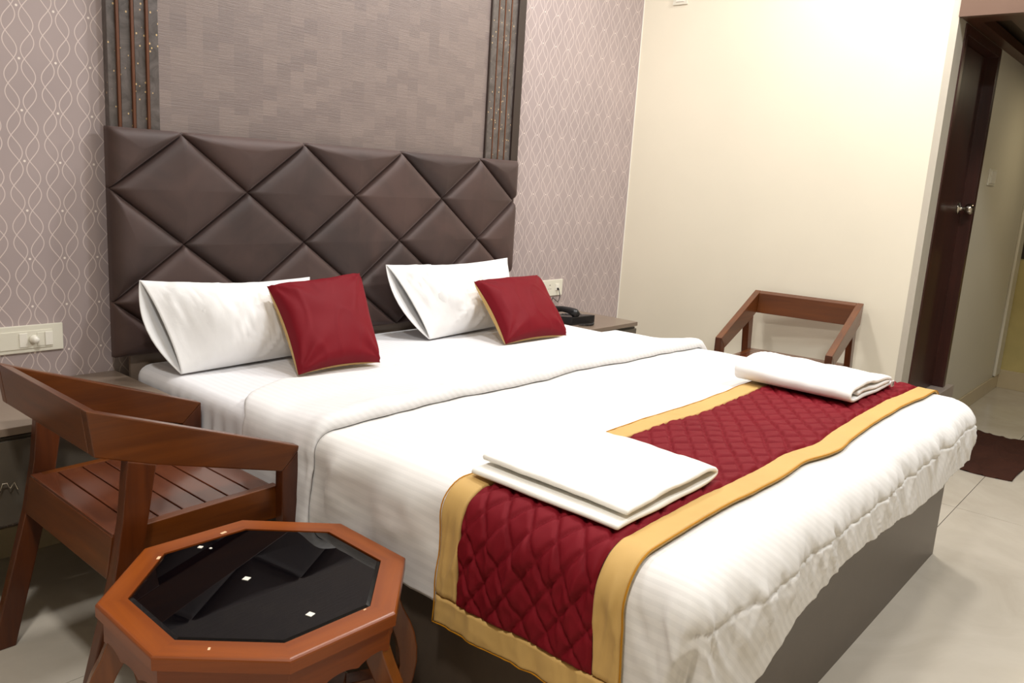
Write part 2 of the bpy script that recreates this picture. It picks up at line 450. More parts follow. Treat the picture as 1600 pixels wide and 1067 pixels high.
box('groove_shade_backing', M['dark_trim'], (1.71, 1.89, -.006, 0, 1.2, CEIL), fp)

# ================================================================ HEADBOARD
hb = empty('headboard', (0, 0, 0)); tag(hb, 'tall dark brown velvet headboard tufted in large diamonds', 'headboard')
HX0, HX1, HZ0, HZ1 = 0.0, 1.9, .600, 1.3175
box('backing_board', M['velvet'], (HX0 + .003, HX1 - .003, -.066, -.041, HZ0 + .003, HZ1 - .003), hb, .006)
def clip(poly, ax, val, keep_ge):
    out = []
    n = len(poly)
    for i in range(n):
        a, b = poly[i], poly[(i + 1) % n]
        ia = (a[ax] >= val) == keep_ge or abs(a[ax] - val) < 1e-9; ib = (b[ax] >= val) == keep_ge or abs(b[ax] - val) < 1e-9
        if ia: out.append(a)
        if ia != ib:
            t = (val - a[ax]) / (b[ax] - a[ax]); out.append((a[0] + t * (b[0] - a[0]), a[1] + t * (b[1] - a[1])))
    q = []
    for p in out:
        if not q or math.hypot(p[0] - q[-1][0], p[1] - q[-1][1]) > 1e-4: q.append(p)
    if len(q) > 1 and math.hypot(q[0][0] - q[-1][0], q[0][1] - q[-1][1]) < 1e-4: q.pop()
    return q
def padded(poly, seed):
    n = len(poly); per = []
    for i in range(n):
        a, b = poly[i], poly[(i + 1) % n]; L = math.hypot(b[0] - a[0], b[1] - a[1]); k = max(2, int(L / .012))
        for j in range(k): per.append((a[0] + (b[0] - a[0]) * j / k, a[1] + (b[1] - a[1]) * j / k))
    c = (sum(p[0] for p in per) / len(per), sum(p[1] for p in per) / len(per))
    def dist(p):
        d = 1
        for i in range(n):
            a, b = poly[i], poly[(i + 1) % n]; L = math.hypot(b[0] - a[0], b[1] - a[1])
            d = min(d, abs((b[0] - a[0]) * (p[1] - a[1]) - (b[1] - a[1]) * (p[0] - a[0])) / L)
        return d
    rings = [0, .008, .02, .04, .07, .11, .16, .23, .32, .44, .58, .74, .88]
    bm = bmesh.new(); R = []
    cd = dist(c) or .01
    for t in rings:
        ring = []
        for p in per:
            q = (p[0] + (c[0] - p[0]) * t, p[1] + (c[1] - p[1]) * t)
            d = dist(q)
            h = .032 * math.sqrt(max(0, 1 - (1 - min(d / .034, 1)) ** 2)) + .012 * (1 - (1 - min(1, t)) ** 2)
            h += .0025 * fn(q[0] * 9, q[1] * 9, seed)*min(1,d/.03)
            ring.append(bm.verts.new((q[0], -.062 - h, q[1])))
        R.append(ring)
    N = len(per)
    for a, b in zip(R[:-1], R[1:]):
        for k in range(N): bm.faces.new((a[k], a[(k + 1) % N], b[(k + 1) % N], b[k]))
    cv = bm.verts.new((c[0], -.062 - .0445, c[1]))
    for k in range(N): bm.faces.new((R[-1][k], R[-1][(k + 1) % N], cv))
    bk = [bm.verts.new((v.co.x, -.045, v.co.z)) for v in R[0]]
    for k in range(N): bm.faces.new((R[0][(k + 1) % N], R[0][k], bk[k], bk[(k + 1) % N]))
    bmesh.ops.recalc_face_normals(bm, faces=bm.faces)
    return bm
hw, hh = .2345, .1765
k = 0
for i in range(-1, 9):
    for j in range(-1, 5):
        if (i + j) % 2: continue
        cx, cz = i * hw, 1.3085 - j * hh
        poly = [(cx - hw, cz), (cx, cz - hh), (cx + hw, cz), (cx, cz + hh)]
        for ax, v, g in ((0, HX0, True), (0, HX1, False), (1, HZ0, True), (1, HZ1, False)):
            poly = clip(poly, ax, v, g)
            if len(poly) < 3: break
        if len(poly) < 3: continue
        ar = abs(sum(poly[q][0] * poly[(q + 1) % len(poly)][1] - poly[(q + 1) % len(poly)][0] * poly[q][1] for q in range(len(poly)))) / 2
        if ar < .0012: continue
        k += 1
        obj('padded_panel', padded(poly, k * 3.1), M['velvet'], hb, True)

# ================================================================ NIGHTSTANDS
def nightstand(name, label, x0, x1, handle=None):
    o = empty(name, (x0, 0, .28)); w = x1 - x0
    tag(o, label, 'nightstand')
    box('cabinet', M['laminate_dark'], (0, w, -.42, 0, 0, .235), o, .001)
    box('top', M['laminate_light'], (0, w, -.435, 0, .242, .2627), o, .0015)
    d = box('drawer', M['laminate_dark'], (.003, w - .003, -.433, -.42, .005, .228), o, .0015)
    if handle is not None:
        hx = handle - x0
        pts = [(-.03, -.004), (-.022, .018), (-.012, -.004), (-.004, .018), (.006, .018), (.012, .002), (.022, .018), (.03, -.004)]
        obj('drawer_handle', tube([(hx + a, -.445, .105 + b) for a, b in pts], .0018, 6), M['brass_dark'], d)
    return o
nightstand('nightstand', 'wide taupe floating nightstand behind the wooden armchair at the left', -.90, .027, -.445)
nightstand('nightstand', 'small taupe nightstand carrying the black telephone', 2.04, 2.5162)

# telephone
ph = empty('telephone', (2.195, -.225, .5427), math.radians(-6)); tag(ph, 'black corded desk telephone on the right nightstand', 'telephone')
b_ = prism([(-.10, 0), (.10, 0), (.10, .018), (-.10, .042)], 'x', -.085, .085, .004); obj('base', b_, M['black'], ph)
kp = prism([(-.085, .020), (.085, .0195), (.085, .0215), (-.085, .041)], 'x', .0, .08, .001)
obj('keypad', kp, M['black'], ph)
for i in range(3):
    for j in range(4):
        yy = .055 - j * .024; zz = .024 + (.055 - yy) * .115 + .0
        box('key', plain('key_grey', srgb(64, 64, 66), .4) if (i, j) == (0, 0) else bpy.data.materials['key_grey'], (.012 + i * .021, .026 + i * .021, yy - .007, yy + .007, zz - .004, zz + .004), ph, .001)
hs = obj('handset', tube([(-.05, -.10, .050), (-.05, -.085, .058), (-.05, -.05, .066), (-.05, 0, .066), (-.05, .05, .058), (-.05, .085, .044), (-.05, .10, .036)], [.018, .023, .016, .0145, .016, .023, .018], 14), M['black'], ph, True)
cp = [(2.362, -.022, .668), (2.366, -.03, .63), (2.35, -.03, .60), (2.32, -.035, .615), (2.29, -.04, .63), (2.26, -.05, .60), (2.235, -.07, .575), (2.225, -.10, .560)]
tag(obj('phone_wire', tube(cp, .0022, 6), M['black'], None, True), 'thin black cord hanging from the socket board to the telephone', 'cord')
coil = []
for i in range(160):
    t = i / 159; coil.append((2.12 + .12 * t, -.345 - .03 * math.sin(t * PI), .5505))
hc = []
for i, p in enumerate(coil): a = i * 1.3; hc.append((p[0], p[1] + .005 * math.cos(a), p[2] + .0045 * math.sin(a)))
tag(obj('coiled_wire', tube(hc, .0015, 5), M['black'], None, True), 'coiled black handset cord lying in front of the telephone', 'cord')

# ================================================================ BED
bed = empty('bed', (0, 0, 0)); tag(bed, 'wide bed base in grey brown laminate under the white bedding', 'bed')
box('foot_panel', M['laminate'], (.06, 2.017, -2.066, -2.04, 0, .36), bed, .0012)
box('side_panel', M['laminate'], (.06, .085, -2.04, -.055, 0, .36), bed, .001)
box('side_panel', M['laminate'], (1.992, 2.017, -2.04, -.055, 0, .36), bed, .001)
box('head_panel', M['laminate_light'], (.055, 1.99, -.055, -.041, 0, .599), bed, .001)
box('platform', M['laminate'], (.085, 1.992, -2.04, -.055, .335, .358), bed)

def rounded_slab(x0, x1, y0, y1, z0, z1, r, nx, ny, disp):
    """closed slab built as wrapped superellipse grid, top + sides"""
    us = np.linspace(0, 1, nx); P = []
    return None
# mattress: superellipse loop sections stacked in z
def mattress():
    x0, x1, y0, y1 = .052, 1.985, -2.03, -.062
    z0, z1, r = .36, .575, .045
    loop = []
    def side(ax, ay, bx_, by_, n):
        for i in range(n): loop.append((ax + (bx_ - ax) * i / n, ay + (by_ - ay) * i / n))
    n1, n2 = 240, 240
    rc = .06
    def arc(cx, cy, a0, n=8):
        for i in range(n): a = a0 + (PI / 2) * i / n; loop.append((cx + rc * math.cos(a), cy + rc * math.sin(a)))
    side(x1, y0 + rc, x1, y1 - rc, n1); arc(x1 - rc, y1 - rc, 0)
    side(x1 - rc, y1, x0 + rc, y1, n2); arc(x0 + rc, y1 - rc, PI / 2)
    side(x0, y1 - rc, x0, y0 + rc, n1); arc(x0 + rc, y0 + rc, PI)
    side(x0 + rc, y0, x1 - rc, y0, n2); arc(x1 - rc, y0 + rc, 1.5 * PI)
    cx, cy = (x0 + x1) / 2, (y0 + y1) / 2
    prof = [(0, z0), (0, z0 + .03), (0, z0 + .06), (0, z0 + .09), (0, z0 + .12), (0, z0 + .145), (0, z1 - r)]
    for k in range(1, 7): a = k / 6 * PI / 2; prof.append((r - r * math.cos(a), z1 - r + r * math.sin(a)))
    prof += [(r + t, z1) for t in (.03, .08, .15, .24, .34, .45, .57, .7, .83, .96)]
    N = len(loop); P = np.zeros((N, len(prof), 3))
    for i, (x, y) in enumerate(loop):
        nx_, ny_ = loop[(i + 1) % N][1] - loop[i - 1][1], -(loop[(i + 1) % N][0] - loop[i - 1][0])
        l = math.hypot(nx_, ny_); nx_ /= l; ny_ /= l
        s = i * .008
        for j, (ins, z) in enumerate(prof):
            hang = sm(z1 - .005, z1 - .11, z)
            d = hang * (.007 * math.sin(s * 95 + 3 * fn(s * 3, 0)) * (.5 + fn(s * 6, 2)) + .006 * fn(s * 14, z * 6, 1)) + .002 * fn(x * 5, y * 5, z * 4)
            t = max(0, ins - r); i2 = min(ins, r)
            xx = x - nx_ * i2; yy = y - ny_ * i2
            xx += (cx - xx) * t; yy += (cy - yy) * t
            P[i, j] = (xx + nx_ * d, yy + ny_ * d, z + (.003 * fn(xx * 4, yy * 4, 5) if z >= z1 else 0))
    me = grid_mesh('mattress', P, close_u=True)
    return me
mt = obj('mattress', mattress(), M['sheet']); tag(mt, 'mattress in a fitted white sheet, bare towards the headboard', 'mattress')

# ---- draped cloth surface of duvet
FX0, FX1, FY, RR, ZT = .100, 1.955, -2.055, .07, .597
ARC = RR * PI / 2
def wr_foot(x):
    pts = [(-.5, .30), (0.0, .31), (.30, .30), (.46, .245), (.58, .225), (.76, .205), (.97, .215), (1.28, .245), (1.48, .258), (1.8, .245), (2.1, .235), (2.6, .24)]
    for (a, b), (c, d) in zip(pts[:-1], pts[1:]):
        if a <= x <= c: return b + (d - b) * (x - a) / (c - a)
    return .24
def drape(u, v, off=0.0, wr=1.0):
    nx = min(u - FX0, 0) + max(u - FX1, 0); ny = min(v - FY, 0)
    s = math.hypot(nx, ny)
    bx_, by_ = min(max(u, FX0), FX1), max(v, FY)
    if s < 1e-9: dx = dy = 0; a = 0
    else: dx, dy = nx / s, ny / s
    puff = -.007 * sm(1.4, 1.95, u) + .006 * fn(u * 3.2, v * 3.2, 7.0) + .0025 * fn(u * 9, v * 9, 3.0)
    if s <= 0:
        return (u, v, ZT + off + puff)
    corner = min(1, abs(nx) * abs(ny) / (s * s) * 2.2) if s > 0 else 0
    if u > FX1 and v < FY: s2 = s if s < .16 else .16 + (s - .16) * (1 - .62 * corner)
    else: s2 = s
    r = RR + off
    if s2 < ARC:
        a = s2 / RR; ox = r * math.sin(a); z = ZT - RR + r * math.cos(a)
        n_h, n_z = math.sin(a), math.cos(a)
    else:
        h = s2 - ARC
        ox = r; z = ZT - RR - h; n_h, n_z = 1, 0
        a = PI / 2
    # wrinkles along the hanging part
    if v >= FY: th = (FY - v) if nx < 0 else (.47 + FX1 - FX0 + v - FY)
    elif nx < 0: th = .235 * math.atan2(-ny, -nx) / (PI / 2)
    elif nx > 0: th = .235 + FX1 - FX0 + .235 * math.atan2(nx, -ny) / (PI / 2)
    else: th = .235 + u - FX0
    hang = sm(.02, .12, s2)
    foot = sm(.4, .9, -dy)
    w = fn(th * 7 + s2 * 3, s2 * 1.4, 1.5) * .011 + fn(th * 22 + s2 * 8, s2 * 3.0, 4.2) * .005
    for (ka, kb, sd, am) in ((10, -9, 9.1, .013), (15, 8, 2.1, .011), (24, -14, 6.6, .009), (38, 16, 3.6, .005)):
        kb *= .35 + .65 * foot
        rid = 1 - abs(fn(th * ka + s2 * kb, s2 * 3.2 + 3, sd)) * 2.4
        w += max(0, rid - .45) * am * (.6 + .9 * fn(th * 4, s2 * 6, sd + 5))
    if nx < 0 and v > -1.12: w = min(w, .004) - .012
    w = w * (1.7 - .7 * foot) * hang * wr * (1 - .6 * sm(.16, .25, s2))
    belly = .012 * math.sin(min(1, max(0, (s2 - .02) / .40)) * PI) * foot
    # stitched seam groove at z ~ .515
    if foot > .3:
        w -= .0045 * math.exp(-((z - .513 - .002 * math.sin(u * 14)) / .0035) ** 2) * foot * sm(2.1, 1.95, u)
        w += .004 * math.exp(-((z - .525) / .010) ** 2) * foot * sm(2.1, 1.95, u) * fn(u * 34, 0, 3)
    # corner folds
    if nx != 0 and ny < 0:
        ang = math.atan2(-ny, abs(nx))
        if u < FX0: w += corner * (.020 * math.sin(ang * 5 + 1.2) - .03 * math.exp(-((ang - .95) / .10) ** 2)) * sm(.08, .3, s2)
        else: w += corner * .010 * math.sin(ang * 6) * sm(.1, .3, s2) - corner * .012
    z -= 0
    ox += w + belly
    z += puff * n_z
    return (bx_ + dx * ox, by_ + dy * ox, z)
def drape_mesh(name, U, V, off=0.0, vfun=None, ufun=None):
    P = np.zeros((len(U), len(V), 3))
    for i, u in enumerate(U):
        for j, v in enumerate(V):
            uu = ufun(u, v) if ufun else u
            vv = vfun(u, v) if vfun else v
            P[i, j] = drape(uu, vv, off if not callable(off) else off(u, v))
    return grid_mesh(name, P, flip=(V[-1] < V[0]))
def seq(a, b, st): return np.linspace(a, b, max(2, int(abs(b - a) / st) + 1))
# duvet body, hem distance varies along the foot
def duv():
    U = np.concatenate([seq(-.195, .0, .006)[:-1], seq(0, .16, .007)[:-1], seq(.16, 1.9, .0095)[:-1], seq(1.9, 2.27, .008)])
    T = np.concatenate([seq(0, 1.03, .03)[:-1], seq(1.03, 1.25, .009)[:-1], seq(1.25, 1.54, .0065)])   # distance from v=-.9
    P = np.zeros((len(U), len(T), 3))
    for i, u in enumerate(U):
        hem = wr_foot(u) + .006 * fn(u * 9, 0, 0)
        for j, t in enumerate(T):
            v = -.9 - t
            if v < FY - .12:
                k = (FY - .12 - v) / (FY - .12 + .9 + 1.54); v = FY - .12 - k * (hem - .12 + .0)
            uu = u
            P[i, j] = drape(uu, v)
    return grid_mesh('duvet', P, flip=True)
dv = obj('duvet', duv(), M['duvet']); tag(dv, 'puffy white satin-striped duvet draped over the bed and its foot', 'duvet')
so = dv.modifiers.new('thickness', 'SOLIDIFY'); so.thickness = .012; so.offset = -1
# turned-down band
def edge_y(u):
    pts = [(-.3, -.745), (.03, -.735), (.12, -.64), (.28, -.545), (.55, -.60), (1.2, -.60), (1.7, -.62), (2.0, -.63), (2.4, -.63)]
    for (a, b), (c, d) in zip(pts[:-1], pts[1:]):
        if a <= u <= c: t = (u - a) / (c - a); return b + (d - b) * t
    return -.63
def band():
    U = np.concatenate([seq(-.2, .16, .008)[:-1], seq(.16, 1.9, .012)[:-1], seq(1.9, 2.22, .008)])
    prof = [(0, -.0215), (.004, -.018), (.025, -.010), (.05, .0)] + [(t, .003 + .026 * sm(.45, .92, t) + .002 * sm(0, .4, t)) for t in np.linspace(.075, .93, 30)] + [(.955, .031), (.975, .028), (.99, .021), (1.0, .011), (1.0, .004)]
    P = np.zeros((len(U), len(prof), 3))
    for i, u in enumerate(U):
        y0 = edge_y(u); y1 = -1.068 - .006 * math.sin(u * 9) - .006 * fn(u * 13, 1, 1) - .018 * sm(1.2, 2.0, u)
        for j, (t, off) in enumerate(prof):
            lip = sm(.8, .97, t)
            o = off * (1 + .35 * lip * fn(u * 14, t * 3, 2)) 
            if t > .8 and off > .005: o += .009 * lip
            if off > .005: o += .003 * fn(u * 22, t * 6, 4) * lip
            hang = sm(.1, .0, u)
            if off > .005: o += hang * lip * .006 * math.sin(u * 60)
            if u < .13 and o > 0: o *= .3 + .7 * sm(.02, .13, u)
            P[i, j] = drape(u, y0 + (y1 - y0) * t, o, .35 + .4 * lip)
    return grid_mesh('turned_down_band', P, flip=True)
tb = obj('turned_down_band', band(), M['duvet_band'], dv)
so = tb.modifiers.new('thickness', 'SOLIDIFY'); so.thickness = .004; so.offset = -1

# ---- bed runner
RY0, RY1, RU0, RU1 = -1.540, -1.995, -.230, 2.135
def ry(u, v):   # wavy runner edges, slight skew
    t = (v - RY0) / (RY1 - RY0)
    w0 = .006 * math.sin(u * 4.2 + 1) + .012 * sm(1.2, 0, u) * .5
    w1 = -.012 * math.exp(-((u - .98) / .10) ** 2) + .012 * math.exp(-((u - .80) / .09) ** 2) + .007 * math.sin(u * 5.0)
    return v + w0 * (1 - t) + w1 * t
BW = .062
run = empty('bed_runner', (0, 0, 0)); tag(run, 'maroon diamond-quilted bed runner with gold satin border across the foot of the bed', 'bed runner')
def qoff(u, v):
    a = (u / .086 + v / .060); b = (u / .086 - v / .060)
    da = abs(a - round(a)); db = abs(b - round(b))
    d = min(da, db)
    p = 1 - (1 - min(1, d / .22)) ** 2.2
    puff = .0105 * p * (.85 + .3 * fn(u * 30, v * 30, 1))
    # stitching runs only lightly on one diagonal: soft crumple
    e = min(1, min(abs(v - (RY0 - BW)), abs(v - (RY1 + BW)), abs(u - RU0 - BW), abs(u - RU1 + BW)) / .006)
    return .009 + puff * e
U = seq(RU0 + BW, RU1 - BW, .0042); V = seq(RY0 - BW, RY1 + BW, .0036)
qp = obj('quilted_panel', drape_mesh('quilted_panel', U, V, qoff, ry), M['red_quilt'], run)
def border(name, u0, u1, v0, v1, su, sv):
    U = seq(u0, u1, su); V = seq(v0, v1, sv)
    def off(u, v):
        e = min(1, min(abs(u - u0), abs(u - u1), abs(v - v0), abs(v - v1)) / .004)
        return .0075 + .006 * e + .0012 * fn(u * 40, v * 40, 8)
    o = obj(name, drape_mesh(name, U, V, off, ry), M['gold'], run)
    s = o.modifiers.new('thickness', 'SOLIDIFY'); s.thickness = .004; s.offset = -1
border('gold_border', RU0 + BW, RU1 - BW, RY0, RY0 - BW, .008, .004)
border('gold_border', RU0 + BW, RU1 - BW, RY1 + BW, RY1, .008, .004)
border('gold_border', RU0, RU0 + BW, RY0, RY1, .004, .006)
border('gold_border', RU1 - BW, RU1, RY0, RY1, .004, .006)
def piping(path):
    pts = [Vector(drape(u, ry(u, v), .0125)) for u, v in path]
    return tube(pts, .0016, 5)
for path in ([(u, RY1 + .0005) for u in seq(RU0, RU1, .012)], [(u, RY0 - .0005) for u in seq(RU0, RU1, .012)], [(RU0 + .0005, v) for v in seq(RY0, RY1, .012)]):
    obj('piping', piping(path), M['gold_stitch'], run, True)

# ================================================================ PILLOWS
def pillow(name, label, bl, br, tl, tr, thick, seed, mouth=.13):
    """tube pillowcase: open mouth on the left edge (bl-tl), stuffed body, flat seam on the right"""
    bl, br, tl, tr = map(Vector, (bl, br, tl, tr))
    root = empty(name, bl); tag(root, label, 'pillow', 'bed pillows')
    n_ = ((br - bl).cross(tl - bl)).normalized()
    if n_.y > 0: n_ = -n_
    NU, NV = 84, 44
    def pt(s, a):  # s 0..1 along length from mouth, a angle param 0..2pi
        c = math.cos(a); sn = math.sin(a)
        v = .5 + .5 * (abs(c) ** .8) * (1 if c > 0 else -1)
        th = thick * (1 - abs(2 * v - 1) ** 2.6) ** .62 if abs(2 * v - 1) < 1 else 0
        along = (.16 + .84 * sm(-.02, .30, s)) * (max(0, 1 - s ** 1.6)) ** .5
        vv = v
        pin = 1 - .05 * math.sin(PI * s) - .0
        vv = .5 + (v - .5) * (1 - .0 * s)
        base = bl.lerp(br, s).lerp(tl.lerp(tr, s), vv)
        # concave seam edge
        base += (br - bl) * (-.03 * math.sin(PI * vv) * sm(.75, 1.0, s))
        base += (br - bl) * (.04 * math.sin(PI * vv)) * sm(.2, 0, s) * (.25 if sn > 0 else -1.75)
        side = 1 if sn > 0 else -1
        o = side * th * .5 * along
        sag = -.018 * math.sin(PI * s) * (vv)
        lx = s * .62; lz = vv * .33; d1 = lx * .75 + lz * .66; d2 = lz * .75 - lx * .66
        w = fn(lx * 7, lz * 8, seed) * .012
        for (ka, kb, am, sd) in ((3.0, 13, .040, 1), (4.5, 24, .022, 2), (7, 40, .010, 3)):
            rr_ = 1 - abs(fn(d1 * ka, d2 * kb, seed + sd)) * 2.6
            w += max(0, rr_ - .35) * am * (.5 + fn(lx * 5, lz * 5, seed + sd * 7))
        w *= (1 - abs(2 * vv - 1) ** 5) * sm(0, .10, s) * sm(1.0, .93, s) * (1 if side > 0 else .3)
        p = base + n_ * (o * (1 if side > 0 else .7)) + n_ * w * (side if th > .01 else 0)
        p.z += sag
        return p - bl
    P = np.zeros((NV, NU, 3))
    for i in range(NV):
        a = 2 * PI * i / NV
        for j in range(NU): P[i, j] = pt(j / (NU - 1) , a)
    o = obj('pillowcase', grid_mesh('pillowcase', P, close_u=True), M['pillow'], root)
    s = o.modifiers.new('thickness', 'SOLIDIFY'); s.thickness = .003; s.offset = -1
    # stuffing seen inside the mouth
    NI = 30; Q = np.zeros((NI, 9, 3))
    cen = bl.lerp(br, .2).lerp(tl.lerp(tr, .2), .5) - bl
    for i in range(NI):
        a = 2 * PI * i / NI
        pb = pt(.22, a)
        for j in range(9):
            t = j / 8; q = Vector(cen).lerp(pb, math.sin(t * PI / 2) * .93)
            q = q - (br - bl) * (.10 * math.cos(t * PI / 2)) * .8
            Q[i, j] = q
    obj('filling', grid_mesh('filling', Q, close_u=True), M['pillow'], root)
    return root
ZS = .581
pillow('pillow', 'white pillow with its open end at the left, behind the left maroon cushion',
       (.095, -.31, ZS + .002), (.66, -.28, ZS + .006), (.045, -.155, .858), (.665, -.165, .838), .21, 1.0)
pillow('pillow', 'white pillow leaning on the headboard behind the right maroon cushion',
       (1.125, -.33, ZS + .002), (1.72, -.29, ZS + .012), (1.03, -.16, .868), (1.765, -.16, .872), .20, 5.0)

# ================================================================ CUSHIONS
def cushion(label, BL, BR, TL, TR, thick, seed):
    BL, BR, TL, TR = map(Vector, (BL, BR, TL, TR))
    root = empty('cushion', BL); tag(root, label, 'cushion', 'maroon cushions')
    n_ = ((BR - BL).cross(TL - BL)).normalized()
    if n_.y > 0: n_ = -n_
    N = 56
    for side, nm, mt_ in ((1, 'front_cover', 'red'), (-1, 'back_cover', 'gold')):
        P = np.zeros((N, N, 3))
        for i in range(N):
            for j in range(N):
                a, b = i / (N - 1), j / (N - 1)
                # concave edges
                ax, bx2 = 2 * a - 1, 2 * b - 1
                k = .085
                aa = ax * (1 - k * (1 - bx2 ** 2) * abs(ax) ** 1.5); bb = bx2 * (1 - k * (1 - ax ** 2) * abs(bx2) ** 1.5)
                a2, b2 = (aa + 1) / 2, (bb + 1) / 2
                p = BL.lerp(BR, a2).lerp(TL.lerp(TR, a2), b2)
                e = (max(0, (1 - ax * ax) * (1 - bx2 * bx2))) ** .34
                h = thick * .5 * e * (1 if side > 0 else .75)
                # tension creases from corners
                crease = 0
                for (ca, cb) in ((-1, -1), (1, -1), (-1, 1), (1, 1)):
                    dx, dy = ax - ca, bx2 - cb; r = math.hypot(dx, dy); an = math.atan2(abs(dy), abs(dx))
                    crease += math.exp(-r * 2.6) * math.sin(an * 9 + seed) * .013
                w = (crease + .005 * fn(a * 5 + seed, b * 5, seed)) * min(1, e * 1.4)
                rd = 1 - abs(fn(a * 4 + seed, b * 2.2, seed + 4)) * 2
                w += max(0, rd - .7) * .012 * min(1, e)
                P[i, j] = (p + n_ * side * (h + (w if side > 0 else 0) + .0008)) - BL
        obj(nm, grid_mesh(nm, P), M[mt_], root)
    return root
cushion('maroon square cushion with gold back leaning on the left pillow', (.363, -.537, .588), (.688, -.546, .588), (.401, -.30, .837), (.785, -.30, .862), .15, .7)
cushion('maroon square cushion with gold back leaning on the right pillow', (1.303, -.581, .588), (1.679, -.60, .588), (1.345, -.35, .807), (1.752, -.35, .811), .15, 2.4)

# ================================================================ TOWELS
def towel(name, label, path, th, y0, y1, seed, mat, skew=0.0, lift=None, group='folded bath towels'):
    """path in xz (centre line), swept along y with rounded ends"""
    # resample path
    pts = [Vector((p[0], 0, p[1])) for p in path]
    dense = []
    for a, b in zip(pts[:-1], pts[1:]):
        k = max(1, int((b - a).length / .008))
        for i in range(k): dense.append(a.lerp(b, i / k))
    dense.append(pts[-1])
    for _ in range(3):
        dense = [dense[0]] + [(dense[i - 1] + dense[i] * 2 + dense[i + 1]) / 4 for i in range(1, len(dense) - 1)] + [dense[-1]]
    loop = []
    nrm = []
    for i, p in enumerate(dense):
        d = (dense[min(i + 1, len(dense) - 1)] - dense[max(i - 1, 0)]).normalized(); nrm.append(Vector((-d.z, 0, d.x)))
    out = [p + n * th / 2 for p, n in zip(dense, nrm)]; inn = [p - n * th / 2 for p, n in zip(dense, nrm)]
    def cap(p, n, d):
        return [p + (n * math.cos(a) + d * math.sin(a)) * th / 2 for a in (PI / 4, PI / 2, 3 * PI / 4)]
    dE = (dense[-1] - dense[-2]).normalized(); dS = (dense[0] - dense[1]).normalized()
    loop = out + cap(dense[-1], nrm[-1], dE) + list(reversed(inn)) + cap(dense[0], -nrm[0], dS)
    cl = dense + [dense[-1]] * 3 + list(reversed(dense)) + [dense[0]] * 3
    YS = [0, .0, .004, .012] + list(np.linspace(.03, .97, 44)) + [.988, .996, 1.0, 1.0]
    P = np.zeros((len(loop), len(YS), 3))
    cx0 = sum(p.x for p in dense) / len(dense)
    for j, t in enumerate(YS):
        y = y0 + (y1 - y0) * t
        k = 1.0
        if j in (0, len(YS) - 1): k = .0
        elif j in (1, len(YS) - 2): k = .45
        elif j in (2, len(YS) - 3): k = .8
        for i, (p, c) in enumerate(zip(loop, cl)):
            q = c + (p - c) * k
            w = .006 * fn(q.x * 9 + seed, y * 12, seed) + .0015 * fn(q.x * 40, y * 40, q.z * 60 + seed)
            frac = (q.z - dense[0].z) / .05
            z = q.z + max(0, min(1.2, frac)) * (w * 1.5) + (lift(q.x, y) * max(0, min(1, frac)) if lift else 0)
            xx = q.x + skew * (y - y0) + .004 * fn(y * 9, q.z * 40, seed)
            P[i, j] = (xx, y + .006 * fn(q.x * 8, q.z * 30, seed + 2), z)
    o = obj(name, grid_mesh(name, P, close_u=True), M[mat]); tag(o, label, 'towel', group)
    return o
Z1 = .6245
towel('towel', 'ivory folded towel on the near end of the bed runner',
      [(.105, Z1), (.30, Z1), (.46, Z1 + .001), (.497, Z1 + .010), (.495, Z1 + .024), (.46, Z1 + .030), (.30, Z1 + .024), (.140, Z1 + .019)], .011, -1.54, -1.918, 2.0, 'towel', .02,
      lambda x, y: .010 * sm(.25, .12, x) * sm(-1.9, -1.6, y))
tw = towel('towel', 'white folded towel with a small care tag on the far end of the bed runner',
      [(1.86, Z1 - .001), (1.60, Z1 + .001), (1.45, Z1 + .003), (1.412, Z1 + .016), (1.42, Z1 + .036), (1.46, Z1 + .044), (1.62, Z1 + .040), (1.80, Z1 + .026), (1.835, Z1 + .018), (1.82, Z1 + .012), (1.6, Z1 + .018), (1.5, Z1 + .02)], .013, -1.50, -1.885, 6.0, 'towel_white', .0,
      lambda x, y: .026 * math.exp(-((x - 1.60) / .16) ** 2) * sm(-1.68, -1.54, y))
box('care_tag', plain('tag_cloth', srgb(206, 196, 190), .7), (1.802, 1.822, -1.897, -1.892, Z1 - .004, Z1 + .016), tw, .0006)
box('care_tag', plain('tag_print', srgb(70, 50, 52), .7), (1.806, 1.812, -1.8985, -1.897, Z1 + .0, Z1 + .013), tw)

